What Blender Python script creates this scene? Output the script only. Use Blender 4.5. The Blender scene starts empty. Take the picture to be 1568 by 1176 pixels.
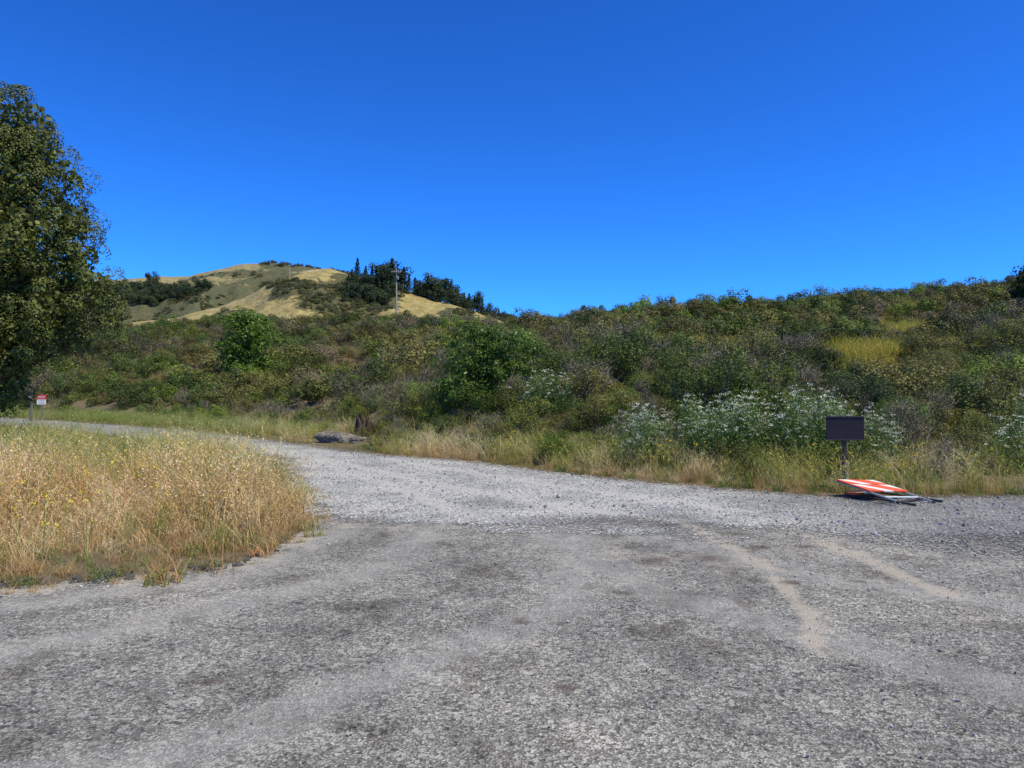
import bpy, bmesh, math, numpy as np
from mathutils import Vector
sc=bpy.context.scene
sc.view_settings.view_transform='Standard'; sc.view_settings.look='None'
sc.view_settings.exposure=0; sc.view_settings.gamma=1
RG=np.random.default_rng(7)
# ---------------------------------------------------------------- helpers
def link(o):
    sc.collection.objects.link(o); return o
def mkmesh(name,V,F,mats=(),mi=None,attrs=None,smooth=False):
    me=bpy.data.meshes.new(name)
    V=np.asarray(V,dtype=np.float32)
    if isinstance(F,np.ndarray):
        n,k=F.shape
        me.vertices.add(len(V)); me.vertices.foreach_set('co',V.ravel())
        me.loops.add(n*k); me.loops.foreach_set('vertex_index',F.astype(np.int32).ravel())
        me.polygons.add(n)
        me.polygons.foreach_set('loop_start',np.arange(0,n*k,k,dtype=np.int32))
        me.polygons.foreach_set('loop_total',np.full(n,k,dtype=np.int32))
        me.update(calc_edges=True)
    else:
        me.from_pydata([tuple(map(float,v)) for v in V],[],[tuple(map(int,f)) for f in F]); me.update()
    for m in mats: me.materials.append(m)
    if mi is not None: me.polygons.foreach_set('material_index',np.asarray(mi,dtype=np.int32))
    if attrs:
        for k_,a in attrs.items():
            a=np.asarray(a,dtype=np.float32)
            if a.ndim==1:
                at=me.attributes.new(k_,'FLOAT','POINT'); at.data.foreach_set('value',a)
            else:
                at=me.attributes.new(k_,'FLOAT_VECTOR','POINT'); at.data.foreach_set('vector',a.ravel())
    if smooth: me.polygons.foreach_set('use_smooth',np.ones(len(me.polygons),dtype=bool))
    me.validate(); return me
def hash2(i,j,s):
    v=np.sin(i*127.1+j*311.7+s*74.7)*43758.5453
    return v-np.floor(v)
def vn(x,y,s=0):
    x=np.asarray(x,float);y=np.asarray(y,float)
    i=np.floor(x);j=np.floor(y);f=x-i;g=y-j
    f=f*f*(3-2*f);g=g*g*(3-2*g)
    a=hash2(i,j,s);b=hash2(i+1,j,s);c=hash2(i,j+1,s);d=hash2(i+1,j+1,s)
    return (a*(1-f)+b*f)*(1-g)+(c*(1-f)+d*f)*g
def fbm(x,y,s=0,o=4):
    t=0;a=.5;n=0
    for k in range(o):
        t=t+a*vn(x*2**k,y*2**k,s+k);n+=a;a*=.5
    return t/n
def sst(a,b,x):
    t=np.clip((x-a)/(b-a),0,1);return t*t*(3-2*t)
def sdf(px,py,poly):
    P=np.asarray(poly,float);px=np.asarray(px,float);py=np.asarray(py,float)
    d=np.full(px.shape,1e9);ins=np.zeros(px.shape,bool)
    for k in range(len(P)):
        a=P[k];b=P[(k+1)%len(P)]
        ex,ey=b-a;wx=px-a[0];wy=py-a[1]
        t=np.clip((wx*ex+wy*ey)/(ex*ex+ey*ey+1e-9),0,1)
        d=np.minimum(d,np.hypot(wx-ex*t,wy-ey*t))
        c=((a[1]>py)!=(b[1]>py))&(px<(b[0]-a[0])*(py-a[1])/((b[1]-a[1])+1e-12)+a[0])
        ins^=c
    return np.where(ins,d,-d)
def dline(px,py,L):
    d=np.full(np.shape(px),1e9)
    for k in range(len(L)-1):
        a=np.array(L[k],float);b=np.array(L[k+1],float);ex,ey=b-a;wx=px-a[0];wy=py-a[1]
        t=np.clip((wx*ex+wy*ey)/(ex*ex+ey*ey),0,1)
        d=np.minimum(d,np.hypot(wx-ex*t,wy-ey*t))
    return d
# ---------------------------------------------------------------- node helper
class M:
    def __init__(s,name):
        s.m=bpy.data.materials.new(name);s.m.use_nodes=True;s.t=s.m.node_tree;s.n=s.t.nodes
        s.p=s.n['Principled BSDF'];s.out=s.n['Material Output']
        s.p.inputs['Roughness'].default_value=.85
        s.p.inputs['Specular IOR Level'].default_value=.25
    def l(s,a,b): s.t.links.new(a,b)
    def pos(s):
        return s.n.new('ShaderNodeNewGeometry').outputs['Position']
    def obj(s):
        return s.n.new('ShaderNodeTexCoord').outputs['Object']
    def noise(s,co,scale,det=4,rough=.6):
        n=s.n.new('ShaderNodeTexNoise');n.inputs['Scale'].default_value=scale;n.inputs['Detail'].default_value=det
        n.inputs['Roughness'].default_value=rough
        if co is not None:s.l(co,n.inputs['Vector'])
        return n.outputs['Fac']
    def vor(s,co,scale,feat='F1'):
        n=s.n.new('ShaderNodeTexVoronoi');n.inputs['Scale'].default_value=scale;n.feature=feat
        s.l(co,n.inputs['Vector']);return n
    def ramp(s,f,stops):
        n=s.n.new('ShaderNodeValToRGB');cr=n.color_ramp
        while len(cr.elements)<len(stops):cr.elements.new(.5)
        for e,(p,c) in zip(cr.elements,stops):
            e.position=p
            if isinstance(c,(int,float)):c=(c,c,c)
            e.color=(c[0],c[1],c[2],1)
        s.l(f,n.inputs[0]);return n.outputs[0]
    def mix(s,f,a,b,mode='MIX'):
        n=s.n.new('ShaderNodeMix');n.data_type='RGBA';n.blend_type=mode
        for v,ix in ((f,0),(a,6),(b,7)):
            i=n.inputs[ix]
            if isinstance(v,bpy.types.NodeSocket):s.l(v,i)
            elif ix==0:i.default_value=float(v)
            elif isinstance(v,(int,float)):i.default_value=(v,v,v,1)
            else:i.default_value=(v[0],v[1],v[2],1)
        return n.outputs[2]
    def math(s,op,a,b=0.,c=0.,clamp=False):
        n=s.n.new('ShaderNodeMath');n.operation=op;n.use_clamp=clamp
        for k,v in enumerate((a,b,c)):
            if isinstance(v,bpy.types.NodeSocket):s.l(v,n.inputs[k])
            else:n.inputs[k].default_value=v
        return n.outputs[0]
    def mr(s,v,a,b,c=0.,d=1.):
        n=s.n.new('ShaderNodeMapRange');s.l(v,n.inputs[0])
        for k,x in enumerate((a,b,c,d)):n.inputs[k+1].default_value=x
        return n.outputs[0]
    def attr(s,name,typ='GEOMETRY',o='Fac'):
        n=s.n.new('ShaderNodeAttribute');n.attribute_type=typ;n.attribute_name=name;return n.outputs[o]
    def bump(s,h,st=.5,dist=.02):
        n=s.n.new('ShaderNodeBump');n.inputs['Strength'].default_value=st;n.inputs['Distance'].default_value=dist
        s.l(h,n.inputs['Height']);s.l(n.outputs[0],s.p.inputs['Normal'])
    def col(s,c):
        if isinstance(c,bpy.types.NodeSocket):s.l(c,s.p.inputs['Base Color'])
        else:s.p.inputs['Base Color'].default_value=(*c,1)
    def alpha(s,a): s.l(a,s.p.inputs['Alpha'])
    def transl(s,c,f):
        t=s.n.new('ShaderNodeBsdfTranslucent');s.l(c,t.inputs[0])
        x=s.n.new('ShaderNodeMixShader');x.inputs[0].default_value=f
        s.l(s.p.outputs[0],x.inputs[1]);s.l(t.outputs[0],x.inputs[2]);s.l(x.outputs[0],s.out.inputs[0])
def leafmat(name,color=None,lo=.55,hi=1.5,tr=.22,rough=.55):
    m=M(name);lv=m.attr('lv')
    base=m.attr('tint','INSTANCER','Color') if color is None else color
    f=m.mr(lv,0,1,lo,hi)
    cc=m.n.new('ShaderNodeCombineXYZ')
    for k in range(3):m.l(f,cc.inputs[k])
    c=m.mix(1.,base,cc.outputs[0],'MULTIPLY')
    m.col(c);m.p.inputs['Roughness'].default_value=rough;m.transl(c,tr);return m.m
def simple(name,c,rough=.6,var=.25,scale=8,metal=0,bump=.2):
    m=M(name);n=m.noise(m.obj(),scale,5)
    m.col(m.ramp(n,[(.3,tuple(x*(1-var) for x in c)),(.7,tuple(min(1,x*(1+var)) for x in c))]))
    m.p.inputs['Roughness'].default_value=rough;m.p.inputs['Metallic'].default_value=metal
    m.bump(n,bump,.01);return m.m
# ---------------------------------------------------------------- terrain
BX=[-400,-60,-30,-20,-12,-6,-3.8,-.95,1.4,3.4,5,7.75,15,30,80,400]
BY=[90,62,49,42,34.5,26,20.8,18.0,14.9,13.2,12.2,12.1,12.6,13.3,16,30]
def Yb(x): return np.interp(x,BX,BY)
U=[-1.2,-.69,-.58,-.51,-.43,-.34,-.25,-.16,-.04,.01,.1,.19,.28,.37,.456,.54,.63,.69,1.2]
S=[.02,.045,.082,.094,.100,.101,.103,.102,.098,.098,.106,.111,.117,.122,.13,.139,.148,.157,.17]
def Rr(u): return np.interp(u,[-1.2,-.6,-.2,.1,.7,1.2],[110,100,86,80,66,60])
def H(x,y):
    x=np.asarray(x,float);y=np.asarray(y,float)
    u=x/np.maximum(y,12.);R=Rr(u);yb=Yb(x)
    R=np.maximum(R,yb+30)
    Zs=1.6+np.interp(u,U,S)*R-1.15
    t=np.clip((y-yb)/(R-yb),0,1)
    z=Zs*(t**.92)
    und=(fbm(x*.07+3,y*.07,5,3)-.5)*3.4*np.sin(np.pi*np.clip(t,0,1))+ (fbm(x*.3,y*.3,9,2)-.5)*1.2*sst(0,.1,t)*sst(1,.8,t)
    z=z+und
    z=z*(1-.45*sst(R,R+90,y)*sst(0,1,y-R))
    far=np.hypot(x,y);z=z*(1-sst(500,1200,far))
    return np.where(y>yb,np.maximum(z,0),0.)
gx=np.concatenate([[-6000,-3000,-1500,-800,-500,-300,-200,-140,-110],np.arange(-90,90.1,.6),[110,140,200,300,500,800,1500,3000,6000]])
gy=np.concatenate([[-6000,-2000,-600,-200,-60,-20],np.arange(0,120.1,.6),np.arange(125,260,8),[300,400,500,700,1000,1500,3000,6000]])
def grid(gx,gy,hf):
    X,Y=np.meshgrid(gx,gy);Z=hf(X,Y)
    V=np.stack([X.ravel(),Y.ravel(),Z.ravel()],1)
    nx=len(gx);ny=len(gy);i=np.arange(nx*(ny-1)).reshape(ny-1,nx)[:,:-1].ravel()
    return V,np.stack([i,i+1,i+nx+1,i+nx],1)
m=M('soil_mat');co=m.pos();n1=m.noise(co,.35,5);n2=m.noise(co,9,6,.7);n4=m.noise(co,55,4,.7)
c=m.ramp(n1,[(.3,(.10,.10,.04)),(.5,(.18,.145,.08)),(.7,(.24,.19,.115))])
c=m.mix(.6,c,m.ramp(n2,[(.3,(.4,.37,.34)),(.7,(1.1,1.08,1.05))]),'MULTIPLY')
c=m.mix(1,c,m.ramp(n4,[(.35,.55),(.65,1.5)]),'MULTIPLY');m.col(c);m.bump(m.math('ADD',n2,m.math('MULTIPLY',n4,.4)),.9,.06)
V,F=grid(gx,gy,H)
link(bpy.data.objects.new('ground',mkmesh('ground',V,F,[m.m],smooth=True)))
# ---------------------------------------------------------------- asphalt
ASP=[(-40,-14),(40,-14),(40,11.9),(15,11.4),(7.75,11.15),(5,11.),(2,12),(-1,13),(-2.7,10.5),(-2.4,9.05),(-2.38,7.8),(-2.45,7.1),(-2.69,6.7),(-3.17,6.47),(-3.77,6.24),(-4.18,6.04),(-7,5.5),(-40,2.5)]
def sheet(name,poly,x0,x1,y0,y1,st,z,mat,extra,pad=.35,wob=0):
    X,Y=np.meshgrid(np.arange(x0,x1+st,st),np.arange(y0,y1+st,st))
    nx=X.shape[1];ny=X.shape[0]
    e=sdf(X.ravel(),Y.ravel(),poly)
    i=np.arange(nx*(ny-1)).reshape(ny-1,nx)[:,:-1].ravel()
    F=np.stack([i,i+1,i+nx+1,i+nx],1)
    F=F[(e[F]>-pad).any(1)]
    us=np.unique(F);mp=np.full(nx*ny,-1);mp[us]=np.arange(len(us))
    x=X.ravel()[us];y=Y.ravel()[us]
    V=np.stack([x,y,np.full(len(us),z)],1)
    ee=e[us]
    if wob:ee=ee+(fbm(x*.7,y*1.3,15,3)-.5)*wob*sst(10.8,9.6,y)
    at={'edge':ee};at.update(extra(x,y))
    return link(bpy.data.objects.new(name,mkmesh(name,V,mp[F],[mat],attrs=at)))
m=M('asphalt_mat');co=m.pos()
v=m.vor(co,95);vc=m.n.new('ShaderNodeSeparateColor');m.l(v.outputs['Color'],vc.inputs[0])
v2=m.vor(co,38);vc2=m.n.new('ShaderNodeSeparateColor');m.l(v2.outputs['Color'],vc2.inputs[0])
nb=m.noise(co,.42,5,.62);nm=m.noise(co,3.3,5,.65);nf=m.noise(co,40,3,.7);nq=m.noise(co,1.3,6,.7)
c=m.ramp(vc.outputs[0],[(0,(.092,.087,.078)),(.45,(.185,.177,.158)),(.8,(.26,.25,.225)),(1,(.46,.445,.40))])
sp=m.math('GREATER_THAN',vc2.outputs[0],.88)
c=m.mix(m.math('MULTIPLY',sp,.6),c,(.42,.41,.37))
sp2=m.math('LESS_THAN',vc2.outputs[0],.06);c=m.mix(m.math('MULTIPLY',sp2,.7),c,(.05,.05,.046))
c=m.mix(1,c,m.ramp(nb,[(.32,(.66,.65,.64)),(.48,(1,1,.99)),(.64,(1.3,1.28,1.23))]),'MULTIPLY')
c=m.mix(1,c,m.ramp(nm,[(.3,(.78,.78,.78)),(.6,(1.1,1.1,1.09))]),'MULTIPLY')
c=m.mix(1,c,m.ramp(nq,[(.37,(.64,.62,.59)),(.46,(1,1,1)),(.61,(1.0,1.0,1.0)),(.69,(1.32,1.29,1.23))]),'MULTIPLY')
wear=m.attr('wear');wf=m.mr(m.math('ADD',wear,m.math('MULTIPLY',m.math('SUBTRACT',nm,.5),.9)),.15,.85)
c=m.mix(m.math('MULTIPLY',wf,.6,clamp=True),c,m.mix(nf,(.28,.268,.242),(.45,.435,.395)))
dirt=m.attr('dirt');df=m.mr(m.math('ADD',dirt,m.math('MULTIPLY',m.math('SUBTRACT',nm,.5),2.3)),.28,.78)
c=m.mix(m.math('MULTIPLY',df,.75,clamp=True),c,m.mix(nf,(.31,.27,.21),(.53,.47,.385)))
dk=m.attr('dark');dkf=m.mr(m.math('ADD',dk,m.math('MULTIPLY',m.math('SUBTRACT',nm,.5),2.)),.36,.75)
c=m.mix(m.math('MULTIPLY',dkf,.75,clamp=True),c,(.080,.060,.044))
pt=m.attr('patch');c=m.mix(m.math('MULTIPLY',pt,.5),c,(.17,.175,.17))
m.col(c);m.p.inputs['Roughness'].default_value=.9
m.bump(m.math('ADD',v.outputs['Distance'],m.math('MULTIPLY',nf,.7)),.85,.008)
m.alpha(m.mr(m.math('ADD',m.attr('edge'),m.math('MULTIPLY',m.math('SUBTRACT',nm,.5),.8)),-.01,.01))
TR=[([(2.0,9.6),(2.12,8.7),(2.34,6.7)],.12),([(2.25,6.3),(2.15,5.4),(1.9,4.6)],.10),([(3.2,8.6),(3.3,7.87),(3.43,5.84)],.13)]
DK=[(.05,5.15,.13),(.35,5.1,.09),(.9,5.9,.12),(1.3,7.0,.3),(1.9,7.1,.25),(.62,6.1,.15),(2.35,6.2,.15),(3.0,7.6,.22),(.3,4.0,.12),(-.5,4.6,.1),(1.9,8.9,.25),(-1.7,4.1,.12),(-1.3,4.9,.08),(2.6,8.3,.3),(3.8,6.8,.2),(2.5,7.6,.2),(2.9,9.2,.25)]
WR=[[(-6,3.2),(-3,4.6),(-1.2,6.6),(-.9,9)],[(-5,2.0),(-1.5,3.2),(.4,5.5),(.8,8.8)],[(-8,4.4),(-4.2,5.2),(-2.4,6.4),(-1.9,8.6)],[(6,2.6),(3,3.6),(1.2,5.8),(.2,8.6)],[(9,4.),(5,4.6),(2.6,6.4),(1.2,8.8)]]
def ax(x,y):
    d=np.zeros(len(x))
    for L,w in TR: d=np.maximum(d,.92*np.exp(-(dline(x,y,L)/w)**2))
    d=np.maximum(d,.42*np.exp(-(dline(x,y,[(1.,7.3),(2.,6.9)])/.4)**2))
    d=np.maximum(d,.5*np.exp(-(dline(x,y,[(-6,5.5),(-4.2,5.85),(-2.4,6.8),(-2.2,8.5)])/.22)**2))
    d=np.maximum(d,.34*np.exp(-(dline(x,y,[(-2.,9.),(1.5,8.6)])/.5)**2))
    k=np.zeros(len(x))
    for a,b,r in DK:k=np.maximum(k,.7*np.exp(-(((x-a)/r)**2+((y-b)/(r*.8))**2)))
    for L,w in (([(1.75,8.8),(2.0,6.8),(1.6,4.6)],.1),([(2.8,8.),(2.95,5.8)],.12)):
        k=np.maximum(k,.46*np.exp(-(dline(x,y,L)/w)**2))
    wr=np.zeros(len(x))
    for L in WR:wr=np.maximum(wr,.65*np.exp(-(dline(x,y,L)/.28)**2))
    pch=sst(0,.08,sdf(x,y,[(.55,7.15),(1.1,7.0),(1.15,6.5),(.75,6.55)]))
    return {'dirt':d,'dark':k,'patch':pch,'wear':wr}
sheet('asphalt_lot',ASP,-14,16,-6,13.2,.07,.004,m.m,ax)
# ---------------------------------------------------------------- gravel
GRV=[(-2.55,9.5),(-1.2,9.0),(0.2,8.8),(1.8,8.6),(3,8.3),(4.5,7.4),(6,6.8),(9,6.3),(16,6.0),(30,6),(30,12),(15,11.5),(7.75,11.2),(5,11.1),(3.4,12.1),(1.42,13.9),(-.95,16.8),(-3.8,19),(-7.5,23.5),(-12,29),(-18,34.5),(-28,43),(-45,55),(-45,48.5),(-28,38.5),(-18,30.2),(-12,24.5),(-7.5,20),(-5.5,18),(-3.3,11.3)]
m=M('gravel_mat');co=m.pos()
v=m.vor(co,42);vs=m.n.new('ShaderNodeSeparateColor');m.l(v.outputs['Color'],vs.inputs[0])
nb=m.noise(co,.8,5,.6);nm=m.noise(co,5,5,.7);nf=m.noise(co,60,3,.7)
c=m.ramp(vs.outputs[0],[(0,(.15,.15,.142)),(.4,(.31,.308,.29)),(.8,(.44,.435,.41)),(1,(.62,.61,.575))])
c=m.mix(1,c,m.ramp(nb,[(.32,(.66,.67,.68)),(.5,(1,1,1)),(.66,(1.22,1.2,1.16))]),'MULTIPLY')
tone=m.attr('tone');cx=m.n.new('ShaderNodeCombineXYZ')
for k in range(3):m.l(tone,cx.inputs[k])
c=m.mix(1,c,cx.outputs[0],'MULTIPLY')
tr=m.mr(m.math('ADD',m.attr('track'),m.math('MULTIPLY',m.math('SUBTRACT',nm,.5),1.2)),.35,.8)
c=m.mix(m.math('MULTIPLY',tr,.75,clamp=True),c,m.mix(nf,(.43,.415,.375),(.62,.60,.55)))
m.col(c);m.p.inputs['Roughness'].default_value=.9
m.bump(m.math('ADD',m.math('MULTIPLY',v.outputs['Distance'],1.3),nf),.8,.02)
e=m.math('ADD',m.attr('edge'),m.math('MULTIPLY',m.math('SUBTRACT',nm,.5),1.1))
e=m.math('ADD',e,m.math('MULTIPLY',m.math('SUBTRACT',vs.outputs[1],.5),.7))
e=m.math('SUBTRACT',e,m.attr('thin'))
m.alpha(m.mr(e,-.01,.01))
GT=[[(-9,24),(-5,18.3),(-1.5,13.),(.8,10.2),(2.,9)],[(-8,22.2),(-4.5,17),(-2.,12.5),(-.6,9.6)],[(-3,17.5),(1,12.2),(3.2,9.8)]]
def gxr(x,y):
    k=np.zeros(len(x))
    for L in GT:k=np.maximum(k,.85*np.exp(-(dline(x,y,L)/.3)**2))
    tone=1.16-.50*sst(2.0,5.4,x)-.38*sst(19,30,y)-.45*np.exp(-(dline(x,y,[(.3,9.2),(2.,9.0)])/.35)**2)
    return {'track':k*(1-sst(2.5,4,x))*(1-sst(19,26,y)),'tone':tone,'thin':.75*sst(2.5,6,x)*sst(11.2,8,y)}
sheet('gravel_road',GRV,-45,22,5.5,56,.16,.010,m.m,gxr,.6,2.2)
# ---------------------------------------------------------------- scatter (geometry nodes)
def lib(name,meshes):
    c=bpy.data.collections.new(name)
    for i,me in enumerate(meshes):
        c.objects.link(bpy.data.objects.new('%s_%02d'%(name,i),me))
    return c
def scatter(name,coll,P,rot,scl,idx,tint):
    n=len(P);me=bpy.data.meshes.new(name);me.vertices.add(n)
    me.vertices.foreach_set('co',np.asarray(P,np.float32).ravel())
    scl=np.asarray(scl,float)
    if scl.ndim==1:scl=np.repeat(scl[:,None],3,1)
    for nm_,a in (('rot',rot),('scl',scl),('tint',tint)):
        at=me.attributes.new(nm_,'FLOAT_VECTOR','POINT');at.data.foreach_set('vector',np.asarray(a,np.float32).ravel())
    at=me.attributes.new('idx','INT','POINT');at.data.foreach_set('value',np.asarray(idx,np.int32))
    o=link(bpy.data.objects.new(name,me))
    g=bpy.data.node_groups.new(name+'_gn','GeometryNodeTree')
    g.interface.new_socket('Geometry',in_out='INPUT',socket_type='NodeSocketGeometry')
    g.interface.new_socket('Geometry',in_out='OUTPUT',socket_type='NodeSocketGeometry')
    N=g.nodes;gi=N.new('NodeGroupInput');go=N.new('NodeGroupOutput')
    ci=N.new('GeometryNodeCollectionInfo');ci.inputs['Collection'].default_value=coll
    ci.inputs['Separate Children'].default_value=True;ci.inputs['Reset Children'].default_value=True
    ip=N.new('GeometryNodeInstanceOnPoints');ip.inputs['Pick Instance'].default_value=True
    def na(nm_,t):
        a=N.new('GeometryNodeInputNamedAttribute');a.data_type=t;a.inputs['Name'].default_value=nm_;return a.outputs['Attribute']
    L=g.links.new
    L(gi.outputs[0],ip.inputs['Points']);L(ci.outputs[0],ip.inputs['Instance'])
    L(na('idx','INT'),ip.inputs['Instance Index']);L(na('rot','FLOAT_VECTOR'),ip.inputs['Rotation']);L(na('scl','FLOAT_VECTOR'),ip.inputs['Scale'])
    L(ip.outputs[0],go.inputs[0])
    md=o.modifiers.new('scatter','NODES');md.node_group=g
    return o
def zrot(n,t=.12):
    return np.stack([RG.uniform(-t,t,n),RG.uniform(-t,t,n),RG.uniform(0,6.28,n)],1)
def jit(x0,x1,y0,y1,cell):
    X,Y=np.meshgrid(np.arange(x0,x1,cell),np.arange(y0,y1,cell))
    X=X.ravel()+RG.uniform(-.5,.5,X.size)*cell;Y=Y.ravel()+RG.uniform(-.5,.5,Y.size)*cell
    return X,Y
# ---------------------------------------------------------------- leaf geometry
def unit(v): return v/(np.linalg.norm(v,axis=1,keepdims=True)+1e-9)
def leaves(C,N,s,asp=.5,rng=RG):
    n=len(C);N=unit(N);r=rng.normal(size=(n,3));a=unit(np.cross(N,r));b=np.cross(N,a)
    s=np.broadcast_to(s,(n,))[:,None]*.5
    V=np.stack([C-a*s,C+b*s*asp,C+a*s,C-b*s*asp],1).reshape(-1,3)
    F=np.arange(4*n).reshape(n,4);lv=np.repeat(rng.random(n),4);return V,F,lv
def twigs(A,B,w,rng=RG):
    d=unit(B-A);n=len(A);r=rng.normal(size=(n,3));a=unit(np.cross(d,r));w=np.broadcast_to(w,(n,))[:,None]
    b=np.cross(d,a);Vs=[];
    for q in (a,b):
        Vs.append(np.stack([A-q*w,A+q*w,B+q*w*.35,B-q*w*.35],1).reshape(-1,3))
    V=np.concatenate(Vs);F=np.arange(len(V)).reshape(-1,4);return V,F,np.full(len(V),.5)
def join(parts):
    V=[];F=[];L=[];MI=[];o=0
    for (v,f,l,mi) in parts:
        V.append(v);F.append(f+o);L.append(l);MI.append(np.full(len(f),mi));o+=len(v)
    return np.concatenate(V),np.concatenate(F),np.concatenate(L),np.concatenate(MI)
LEAF=leafmat('leaf_mat')
TWIG=simple('twig_mat',(.15,.125,.09),.9)
PALETWIG=simple('pale_twig_mat',(.30,.255,.185),.9)
def bush(name,seed,R,Hh,nl,ls,nlobe=14,ntw=40,bare=.0,asp=.5,twm=None,up=.35):
    g=np.random.default_rng(seed)
    th=g.uniform(0,6.28,nlobe);rr=R*.72*np.sqrt(g.random(nlobe))
    zz=Hh*(g.uniform(.25,.85,nlobe))*(1-.35*(rr/R)**2)
    C=np.stack([rr*np.cos(th),rr*np.sin(th),zz],1);lr=R*g.uniform(.2,.4,nlobe)
    k=g.integers(0,nlobe,nl);d=g.normal(size=(nl,3));d[:,2]+=up;d=unit(d)
    lump=1+.25*np.sin(d[:,0]*7+k)*np.sin(d[:,1]*6+k*2)
    P=C[k]+d*(lr[k]*g.uniform(.65,1.06,nl)*lump)[:,None]
    P[:,2]=np.abs(P[:,2])
    N=d+g.normal(size=(nl,3))*.35+[0,0,.3]
    parts=[(*leaves(P,N,ls*g.uniform(.6,1.3,nl),asp,g),0)]
    A=g.normal(size=(ntw,3))*[.08,.08,0];kk=g.integers(0,nlobe,ntw)
    parts.append((*twigs(A,C[kk],.014,g),1))
    A=C[kk];dd=g.normal(size=(ntw,3));dd[:,2]=np.abs(dd[:,2])+.3;dd=unit(dd)
    parts.append((*twigs(A,A+dd*(lr[kk]*g.uniform(.8,1.25+bare,ntw))[:,None],.007,g),1))
    if bare>0:
        n2=ntw*3;kk=g.integers(0,nlobe,n2);dd=g.normal(size=(n2,3));dd[:,2]=np.abs(dd[:,2])+.4;dd=unit(dd)
        A=C[kk]+g.normal(size=(n2,3))*.12;parts.append((*twigs(A,A+dd*g.uniform(.15,.4,n2)[:,None],.006,g),1))
    V,F,L,MI=join(parts)
    return mkmesh(name,V,F,[LEAF,twm or TWIG],MI,{'lv':L})
near=[bush('nb%d'%i,10+i,.85,1.35,4600,.048,18,40) for i in range(4)]+[bush('nt%d'%i,30+i,.85,1.3,2400,.042,16,80,.4,twm=PALETWIG) for i in range(2)]
far=[bush('fb%d'%i,50+i,.95,1.35,1800,.095,15,10) for i in range(5)]+[bush('ft%d'%i,60+i,.95,1.3,1100,.08,14,30,.4,twm=PALETWIG) for i in range(2)]
LN=lib('scrub_near_src',near);LF=lib('scrub_far_src',far)
CLR=[(13.2,27,2.6,3.2,'y'),(13.6,31.5,2.4,3.0,'y'),(21,38,2.8,3.,'y'),(10.2,30,1.6,1.6,'y'),(17.,31.5,2.2,2.8,'y'),(25,44,3.6,3.4,'y'),(-9,50,4.5,4,'p'),(-5,60,5,6,'p'),(-2,66,4,5,'p'),(6,40,2.,2.2,'y'),(9.6,37,2.,2.2,'y'),(-14,60,4,4,'p'),(3,52,2,2.2,'y'),(-26,56,3,2.5,'p'),(9,47,2.4,2.4,'y'),(30,52,3,3,'y'),(16,44,2.4,2.6,'y'),(22,56,3,3,'y')]
def clr(x,y):
    k=np.zeros(len(x));wh=np.zeros(len(x),int)
    for i,(a,b,rx,ry,kd) in enumerate(CLR):
        q=np.exp(-(((x-a)/rx)**2+((y-b)/ry)**2)*.9);wh=np.where(q>k,i,wh);k=np.maximum(k,q)
    return k+(fbm(x*.6,y*.6,71,3)-.5)*.7,wh
PAL=np.array([(.115,.155,.028),(.168,.162,.044),(.172,.155,.080),(.062,.090,.020),(.155,.225,.028),(.180,.140,.06)])
def tint_scrub(x,y):
    n=len(x);a=fbm(x*.16,y*.10,21,3);b=fbm(x*.13+9,y*.09,33,3)
    r=RG.random(n)
    k=np.select([b>.58,a>.54,a<.42,b<.42],[2,1,0,3],0)
    k=np.where(r<.11,2,np.where(r<.27,1,np.where(r<.40,0,np.where(r<.44,5,np.where(r<.55,3,np.where(r<.61,4,k))))))
    t=PAL[k].copy()
    yb=Yb(x);lowf=sst(7,0,y-yb)*(vn(x*.5,y*.5,4)>.35)
    t=t*(1-lowf[:,None]*.8)+np.array(PAL[4])*lowf[:,None]*.8
    t*=RG.uniform(.6,1.3,n)[:,None]
    t[:,0]*=RG.uniform(.88,1.15,n);return t,k
def scrub_pts(y0,y1,cell):
    x,y=jit(-95,80,y0,y1,cell)
    u=x/np.maximum(y,1);ok=(y>Yb(x)+.2)&(np.abs(u)<.86)&(y<np.maximum(Rr(u),Yb(x)+30)+7)
    ok&=~((np.abs(x+5.1)<1.5)&(y<26.8))
    x,y=x[ok],y[ok];k,_=clr(x,y);ok=k<.46;return x[ok],y[ok]
for nm_,(y0,y1,cell),L,nn,ntw,sm in (('coyote_brush_scrub',(12,30,.92),LN,4,2,1.06),('hillside_scrub',(30,115,1.4),LF,5,2,1.16)):
    x,y=scrub_pts(y0,y1,cell);t,k=tint_scrub(x,y);n=len(x)
    idx=np.where((k==2)|(k==5),nn+RG.integers(0,ntw,n),RG.integers(0,nn,n))
    s=RG.uniform(.55,1.15,n)*(1+.4*(RG.random(n)<.14))*sm;s*=.55+.45*sst(.3,5,y-Yb(x))
    s=s*(1+.14*sst(30,80,y))
    s3=np.stack([s*1.05,s*1.05,s*RG.uniform(.7,1.05,n)],1)
    scatter(nm_,L,np.stack([x,y,H(x,y)-.12],1),zrot(n),s3,idx,t);print(nm_,n)
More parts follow.
